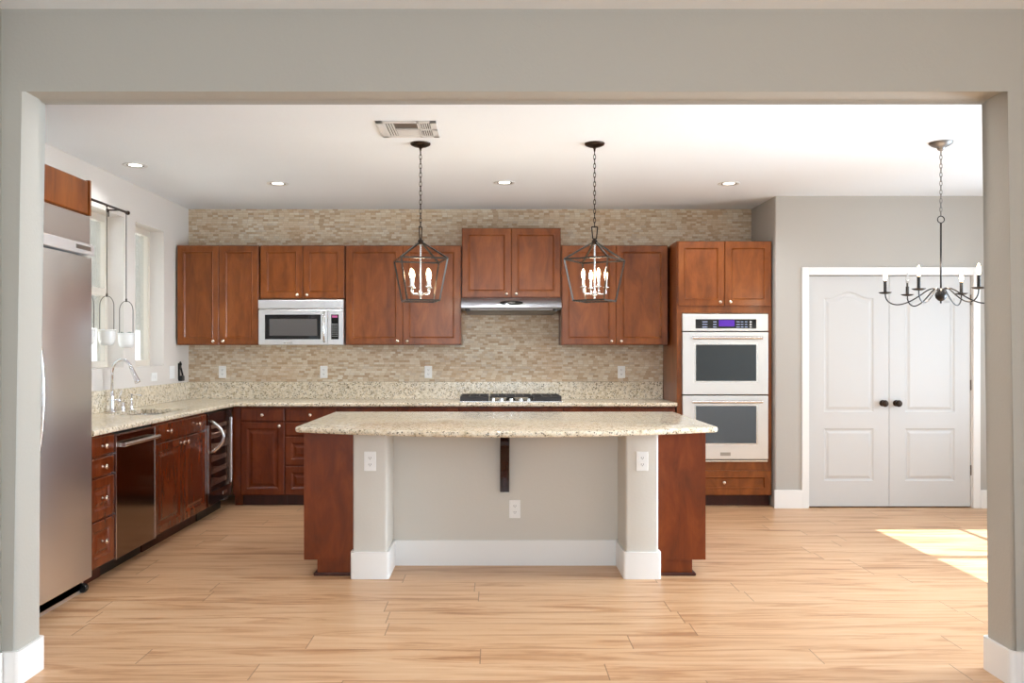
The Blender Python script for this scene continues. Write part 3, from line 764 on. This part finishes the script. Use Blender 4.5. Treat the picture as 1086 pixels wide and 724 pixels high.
# sink
root = thing('kitchen_sink', 'stainless undermount sink basin set in the granite below the window', 'sink', ((SX0+SX1)/2, (SY0+SY1)/2, .70))
m = MB(); a, b = (SX1-SX0)/2, (SY1-SY0)/2
def rr(i, z, r=.06):
    pts = []
    for (sx, sy, st) in ((1, 1, 0), (-1, 1, 1), (-1, -1, 2), (1, -1, 3)):
        for k in range(6):
            an = PI/2*st+PI/2*k/5; pts.append((sx*(a-i-r)+r*math.cos(an), sy*(b-i-r)+r*math.sin(an), z))
    return pts
m.loft([rr(-.012, .186), rr(.003, .186), rr(.008, .03), rr(.04, .008), rr(.15, .004, .02)], cap0=False)
m.done('basin', 'steel_bright', root, auto=50)
m = MB(); m.lathe([(.04, .004), (.04, .007), (.02, .006)], (0, 0, 0), 'Z', 20); m.done('drain', 'chrome', root)
# faucet
root = thing('kitchen_faucet', 'tall chrome gooseneck pull-down faucet behind the sink', 'faucet', (-2.872, 6.22, ZT1))
m = MB(); m.lathe([(.03, 0), (.03, .006), (.022, .012), (.019, .03), (.0165, .12), (.0125, .15)], (0, 0, 0), 'Z', 20)
pts = [(0, 0, .12), (0, 0, .29)]; R_ = .075
for i in range(1, 13):
    a_ = PI*i/12*.86; pts.append((R_-R_*math.cos(a_), 0, .29+R_*1.35*math.sin(a_)))
m.tube(pts, .0115, 12); m.done('spout', 'chrome', root, smooth=True)
e = Vector(pts[-1]); dirn = (Vector(pts[-1])-Vector(pts[-2])).normalized()
m = MB(); m.tube([e-dirn*.005, e+dirn*.02, e+dirn*.075, e+dirn*.11, e+dirn*.125], [.0125, .015, .016, .021, .019], 14); m.done('spray_head', 'chrome', root, smooth=True)
m = MB(); m.lathe([(.012, 0), (.014, .02), (.014, .05), (.008, .055)], (.012, 0, .085), 'X', 14); m.tube([(.055, 0, .085), (.06, 0, .12), (.075, 0, .165)], [.006, .005, .004], 8); m.done('lever_handle', 'chrome', root, smooth=True)
root = thing('air_gap', 'short chrome air gap cylinder beside the faucet', 'air gap', (-2.872, 6.40, ZT1))
m = MB(); m.lathe([(.022, 0), (.022, .005), (.018, .008), (.018, .055), (.014, .062), (.001, .063)], n=18); m.done('cap', 'chrome', root, auto=40)
root = thing('soap_dispenser', 'chrome soap dispenser with a long spout right of the faucet', 'soap dispenser', (-2.872, 6.55, ZT1))
m = MB(); m.lathe([(.022, 0), (.022, .005), (.014, .01), (.012, .06), (.009, .065), (.009, .10), (.012, .105), (.012, .12), (.001, .122)], n=18); m.done('pump', 'chrome', root, auto=40)
m = MB(); m.tube([(0, 0, .108), (.05, 0, .112), (.085, 0, .105)], [.007, .006, .005], 10); m.done('spout', 'chrome', root, smooth=True)

# hanging planter rail and three planters
RX = -2.84; RZ = 2.447
root = thing('planter_rail', 'dark metal rail on wall brackets above the sink window', 'rail', (RX, 6.06, RZ))
m = MB(); m.tube([(0, -.40, 0), (0, .36, 0)], .009, 10)
m.done('rod', 'bronze', root, smooth=True)
for y in (-.40, .36):
    m = MB(); m.lathe([(.001, -.016), (.012, -.012), (.016, 0), (.012, .012), (.001, .016)], (0, y, 0), 'Z', 12); m.done('finial', 'bronze', root, smooth=True)
for y in (-.33, .23):
    m = MB(); m.tube([(0, y, 0), (-.10, y, 0)], .006, 8); m.lathe([(.016, -.102), (.016, -.096)], (0, y, 0), 'X', 14); m.tube([(-.09, y, 0), (-.09, y, -.05)], .005, 8); m.done('bracket', 'bronze', root)
def planter(y, label, zt=1.505, plant=True):
    root = thing('hanging_planter', label, 'planter', (RX, y, zt-.11), 0, 'white planters hanging from the rail')
    h = RZ-zt+.11
    m = MB(); m.tube([(0, 0, h-.006), (0, 0, .365)], .0035, 8); m.tube([(0, 0, h-.008+.014), (.012, 0, h), (0, 0, h-.018), (-.012, 0, h)], .003, 6, closed=True)
    m.lathe([(.006, .355), (.008, .375), (.003, .385)], n=10); m.done('hanging_rod', 'wire', root)
    m = MB(); arc = [(-.052, 0, .11), (-.052, 0, .29)]+[(-.052*math.cos(PI*i/12), 0, .29+.072*math.sin(PI*i/12)) for i in range(1, 12)]+[(.052, 0, .29), (.052, 0, .11)]
    m.tube(arc, .0028, 6); m.done('wire_loop', 'wire', root, smooth=True)
    m = MB(); m.lathe([(.0005, 0), (.03, .001), (.045, .008), (.054, .028), (.058, .06), (.059, .105), (.066, .110), (.066, .116), (.055, .116), (.052, .105), (.001, .10)], n=24, cap0=True); m.done('pot', 'white_cer', root, auto=50)
    if plant:
        m = MB()
        for i in range(26):
            a_ = random.uniform(0, 2*PI); r = random.uniform(.0, .036); z = .118+random.uniform(0, .01)
            d_ = Vector((math.cos(a_), math.sin(a_), random.uniform(.3, 1.2))).normalized()
            p0 = Vector((r*math.cos(a_), r*math.sin(a_), .10)); m.tube([p0, p0+d_*.018, p0+d_*.034], [.004, .0075, .001], 6)
        m.done('succulent', 'leaf', root, smooth=True)
    return root
planter(6.39, 'white hanging planter with a succulent, nearest the corner on the rail', 1.512)
planter(6.07, 'white hanging planter in the middle of the three on the rail', 1.53, False)
planter(5.765, 'white hanging planter closest to the refrigerator, partly hidden by it', 1.53, False)

# ================================================================== OUTLETS
def outlet_proto(label, loc, rz=0, kind='duplex', group=None):
    root = thing('wall_outlet' if kind != 'switch' else 'light_switch', label, 'outlet' if kind != 'switch' else 'switch', loc, rz, group)
    W, H = (.036, .0585) if kind == 'duplex' else ((.058, .036) if kind == 'wide' else (.058, .0585))
    m = MB(); m.box(-W, W, -.006, 0, -H, H, .003, 2); m.done('cover_plate', 'plate', root)
    if kind == 'duplex':
        for z in (.020, -.020):
            m = MB(); m.box(-.0165, .0165, -.0085, -.006, z-.014, z+.014, .003, 1); s = m.done('socket', 'plate', root)
            m = MB(); m.box(-.0075, -.0050, -.0092, -.0084, z-.002, z+.006); m.box(.0050, .0075, -.0092, -.0084, z-.002, z+.006); m.box(-.002, .002, -.0092, -.0084, z-.009, z-.005); m.done('slots', 'dark', s)
    elif kind == 'wide':
        for x in (.020, -.020):
            m = MB(); m.box(x-.014, x+.014, -.0085, -.006, -.0165, .0165, .003, 1); m.done('socket', 'plate', root)
    else:
        for x in (-.024, .024):
            m = MB(); m.box(x-.016, x+.016, -.0095, -.006, -.033, .033, .002, 1); m.done('rocker', 'plate', root)
    return root
o0 = outlet_proto('white wall outlet on the backsplash below the far left wall cabinet', (PX(236, YB), YB, 1.178), group='outlets on the tile backsplash')
copy_tree(o0, (PX(343.5, YB), YB, 1.178), label='white wall outlet on the tile directly below the microwave')
copy_tree(o0, (PX(454.3, YB), YB, 1.178), label='white wall outlet on the tile, left of the cooktop')
copy_tree(o0, (PX(659, YB), YB, 1.178), label='white wall outlet on the tile between cooktop and oven tower')
copy_tree(o0, (PX(392.5, PF), PF, .712), label='white outlet high on the left pillar of the island')['group'] = 'outlets on the island'
copy_tree(o0, (PX(681, PF), PF, .712), label='white outlet high on the right pillar of the island')['group'] = 'outlets on the island'
copy_tree(o0, (PX(546, PB), PB, .362), label='white outlet low in the knee recess below the corbel')['group'] = 'outlets on the island'
outlet_proto('small white sideways outlet on the left wall under the window', (XL, 7.16, 1.156), PI/2, 'wide')
outlet_proto('white double rocker switch on the left wall near the tile', (XL, 7.555, 1.186), PI/2, 'switch')
# unidentified small black fitting on the left wall near the corner
root = thing('wall_fitting', 'small black metal fitting with a ring top on the wall beside the tile', 'hook', (XL, 7.73, 1.10), PI/2)
m = MB(); m.tube([(-.02, -.012, .155), (0, -.012, .175), (.02, -.012, .155), (0, -.012, .135)], .008, 8, closed=True); m.done('ring', 'black_plastic', root, smooth=True)
m = MB(); m.box(-.030, -.012, -.014, 0, .02, .165); m.box(-.03, .02, -.016, 0, .115, .135); m.tube([(.008, -.014, .12), (.035, -.02, .05)], .009, 8); m.done('arm', 'black_plastic', root)
m = MB(); m.box(-.035, .04, -.04, 0, 0, .05, .01, 2); m.done('foot', 'black_plastic', root)

# ================================================================== CEILING FITTINGS
def downlight(px, py, label, power=7):
    Y = (ZC-CH)*F/(CY-py); X = (px-CX)*Y/F
    return downlight_at(X, Y, label, power)
def downlight_at(X, Y, label, power=7):
    root = thing('recessed_downlight', label, 'downlight', (X, Y, ZC), 0, 'recessed downlights in the kitchen ceiling')
    m = MB(); m.lathe([(.088, 0), (.088, -.004), (.080, -.007), (.062, -.003), (.060, 0)], n=28, cap0=False, cap1=False); m.done('trim_ring', 'vent', root, smooth=True)
    m = MB(); m.lathe([(.062, -.0030), (.050, -.0012), (.046, -.0010)], n=28, cap0=False, cap1=False); m.done('baffle', 'grey_metal', root, smooth=True)
    m = MB(); m.lathe([(.047, -.0016), (.047, -.0008)], n=24); m.done('lens', 'downlight', root)
    d = bpy.data.lights.new('downlight_beam', 'SPOT'); d.energy = power*6; d.spot_size = math.radians(150); d.spot_blend = .8; d.shadow_soft_size = .06; d.color = (.90, .94, 1)
    l = bpy.data.objects.new('downlight_beam', d); C.objects.link(l); l.parent = root; l.location = (0, 0, -.012)
    return root
downlight(143.5, 175, 'round recessed ceiling light near the window wall, leftmost of the four', 2.5)
downlight(294.5, 194.5, 'round recessed ceiling light between the corner cabinet and the left lantern')
downlight(535, 193.5, 'round recessed ceiling light between the two lantern pendants')
downlight(773, 194.5, 'round recessed ceiling light in front of the oven tower, rightmost of the four')

for X, nm in ((-1.5, 'leftmost'), (-.1, 'second from the left'), (1.2, 'third from the left'), (2.9, 'rightmost')):  # extra downlights out of view, added to help light the kitchen
    downlight_at(X, 4.12, 'added unseen downlight just inside the opening, %s of that row' % nm, 4)
# air register
root = thing('ceiling_vent', 'square white air register in the ceiling beside the left lantern canopy', 'vent', (-.53, 5.085, ZC))
a = .18
m = MB()
for (x0, x1, y0, y1) in ((-a, a, -a, -a+.032), (-a, a, a-.032, a), (-a, -a+.045, -a, a), (a-.04, a, -a, a)): m.box(x0, x1, y0, y1, -.008, 0, .002, 1)
m.box(.062, .074, -a, a, -.008, 0); m.box(-.075, .07, -.012, .006, -.008, 0); m.box(.07, a, -.012, .006, -.008, 0)
m.done('frame', 'vent', root)
m = MB(); m.box(-a+.01, a-.01, -a+.01, a-.01, -.0015, -.0005); m.done('backing', 'grey_metal', root)
m = MB()
for i in range(4): m.box(-.135+i*.016, -.127+i*.016, -a+.03, a-.03, -.007, -.001)
m.box(-.075, .065, .006, a-.03, -.006, -.002)
for i in range(5):
    m.box(.078+i*.013, .083+i*.013, -a+.03, a-.03, -.007, -.001)
m.done('louvres', 'vent', root)

# ------------------------------------------------------------------ chain helper
def chain(m, z0, z1, r=.011, wire=.0022, L=.036):
    n = max(1, round((z1-z0)/(L*.80))); st = (z1-z0)/n
    for i in range(n):
        zc = z0+st*(i+.5); pts = []
        for k in range(14):
            a_ = 2*PI*k/14; u = r*.62*math.cos(a_); v = (st*.64)*math.sin(a_)
            pts.append((u, 0, zc+v) if i % 2 else (0.25*u, u*.97, zc+v))
        m.tube(pts, wire, 6, closed=True)
def bulb(root, x, y, z, lit=True, h=.062):
    m = MB(); m.lathe([(.007, 0), (.0085, .004), (.0125, h*.33), (.0125, h*.45), (.008, h*.75), (.004, h*.95), (.0005, h)], (x, y, z), n=14)
    return m.done('light_bulb', 'bulb' if lit else 'bulb_glass', root, smooth=True)
def glow(root, loc, p, size=.05):
    d = bpy.data.lights.new('lamp_light', 'POINT'); d.energy = p; d.shadow_soft_size = size; d.color = (1, .80, .60)
    l = bpy.data.objects.new('lamp_light', d); C.objects.link(l); l.parent = root; l.location = loc

# lantern pendants
def lantern(label, x, y, ang, cang):
    root = thing('lantern_pendant', label, 'pendant light', (x, y, 1.70), 0, 'lantern pendants over the island')
    b0 = 1.70
    m = MB(); m.lathe([(.004, .985), (.008, 1.004), (.014, 1.012), (.04, 1.018), (.062, 1.028), (.066, 1.034), (.066, 1.04)], n=28)
    m.done('ceiling_canopy', 'bronze', root, auto=40)
    m = MB(); chain(m, .492, .995); m.done('chain', 'bronze', root, smooth=True)
    m = MB()   # narrow stirrup
    ca, sa = math.cos(math.radians(ang)), math.sin(math.radians(ang))
    if ang < 0: ca, sa = .35, .93
    P_ = lambda u, z: (u*ca, u*sa, z)
    for p, q in ((P_(-.013, .415), P_(-.021, .492)), (P_(-.021, .492), P_(.021, .492)), (P_(.021, .492), P_(.013, .415)), (P_(.013, .415), P_(-.013, .415))): m.bar(p, q, .007)
    m.lathe([(.004, .375), (.018, .382), (.020, .392), (.018, .404), (.006, .415)], n=12); m.done('hook_loop', 'bronze', root)
    m = MB(); tr, br, tz, bz = .213, .150, .276, .008; bw = .0105
    T = [(tr*math.cos(math.radians(ang+90*k)), tr*math.sin(math.radians(ang+90*k)), tz) for k in range(4)]
    B = [(br*math.cos(math.radians(ang+90*k)), br*math.sin(math.radians(ang+90*k)), bz) for k in range(4)]
    for k in range(4):
        m.bar(T[k], T[(k+1) % 4], bw); m.bar(B[k], B[(k+1) % 4], bw); m.bar(T[k], B[k], bw)
        a_ = math.radians(ang+90*k); m.bar((.014*math.cos(a_), .014*math.sin(a_), .390), T[k], bw)
    m.done('cage_frame', 'pewter', root)
    m = MB(); m.lathe([(.006, .385), (.006, .075), (.012, .07), (.016, .055), (.016, .045), (.006, .035), (.007, .022), (.001, .018)], n=14); m.done('centre_stem', 'steel_bright', root, auto=40)
    for k in range(4):
        a_ = math.radians(cang+90*k); c, s_ = math.cos(a_), math.sin(a_); r = .078
        m = MB(); m.tube([(.01*c, .01*s_, .055), (.05*c, .05*s_, .052), (.072*c, .072*s_, .056), (r*c, r*s_, .066), (r*c, r*s_, .095)], .005, 8)
        m.lathe([(.006, .090), (.021, .096), (.022, .099), (.009, .101)], (r*c, r*s_, 0), n=14)
        arm = m.done('candle_arm', 'steel_bright', root, smooth=True)
        m = MB(); m.lathe([(.0095, .100), (.0095, .155)], (r*c, r*s_, 0), n=14); m.done('candle_sleeve', 'steel_bright', arm, auto=40)
        bulb(root, r*c, r*s_, .155)
    glow(root, (0, 0, .19), 4.5)
    return root
PY = 5.44
lantern('open cage lantern pendant over the left part of the island', PX(446, PY), PY, -30, 45)
lantern('open cage lantern pendant over the right part of the island', PX(630.6, PY), PY, 16, 12)

# chandelier
QY = 5.415
root = thing('chandelier', 'black six-arm candle chandelier hanging in front of the white double doors', 'chandelier', (2.91, QY, 1.70))
m = MB(); m.lathe([(.010, .985), (.020, .992), (.026, 1.005), (.055, 1.018), (.072, 1.032), (.074, 1.040)], n=28); m.done('ceiling_canopy', 'grey_metal', root, auto=40)
m = MB(); chain(m, .560, .985, .012); m.done('chain', 'grey_metal', root, smooth=True)
m = MB(); m.tube([(.022*math.cos(2*PI*k/20), 0, .537+.022*math.sin(2*PI*k/20)) for k in range(20)], .0032, 8, closed=True); m.done('ring', 'black_metal', root, smooth=True)
m = MB(); m.lathe([(.0055, .07), (.0055, .515)], n=12); m.done('stem', 'black_metal', root, smooth=True)
m = MB(); m.lathe([(.001, -.012), (.006, -.006), (.005, .004), (.018, .010), (.032, .026), (.036, .043), (.032, .060), (.018, .076), (.012, .085), (.006, .09)], n=24); m.done('hub_ball', 'black_metal', root, smooth=True)
path = [(r*.902, z) for r, z in [(.015, .070), (.030, .082), (.055, .088), (.090, .075), (.135, .045), (.18, .018), (.235, -.006), (.29, -.014), (.335, .0), (.360, .028), (.366, .060)]]
def cat(P_, n=5):
    out = []
    for i in range(len(P_)-1):
        p0, p1, p2, p3 = P_[max(i-1, 0)], P_[i], P_[i+1], P_[min(i+2, len(P_)-1)]
        for k in range(n):
            t_ = k/n; out.append(tuple(.5*((2*b)+(-a+c)*t_+(2*a-5*b+4*c-d)*t_**2+(-a+3*b-3*c+d)*t_**3) for a, b, c, d in zip(p0, p1, p2, p3)))
    out.append(P_[-1]); return out
pp = cat(path, 3)
for i, ang in enumerate((40, 100, 160, 220, 280, 340)):
    a_ = math.radians(ang); c, s_ = math.cos(a_), math.sin(a_)
    m = MB(); m.tube([(r*c, r*s_, z) for r, z in pp], .0042, 8); arm = m.done('arm', 'black_metal', root, smooth=True)
    X_, Y_ = .330*c, .330*s_
    m = MB(); m.lathe([(.006, .058), (.030, .062), (.041, .069), (.042, .071), (.010, .069)], (X_, Y_, 0), n=20); m.done('drip_dish', 'black_metal', arm, smooth=True)
    m = MB(); m.lathe([(.0105, .068), (.0105, .148 if i != 1 else .125)], (X_, Y_, 0), n=14)
    if i == 1: m.lathe([(.006, .125), (.006, .150)], (X_, Y_, 0), n=12)
    m.done('candle_sleeve', 'black_metal', arm, auto=40)
    bulb(root, X_, Y_, .148, i != 1, .070)
glow(root, (0, 0, .22), 5)
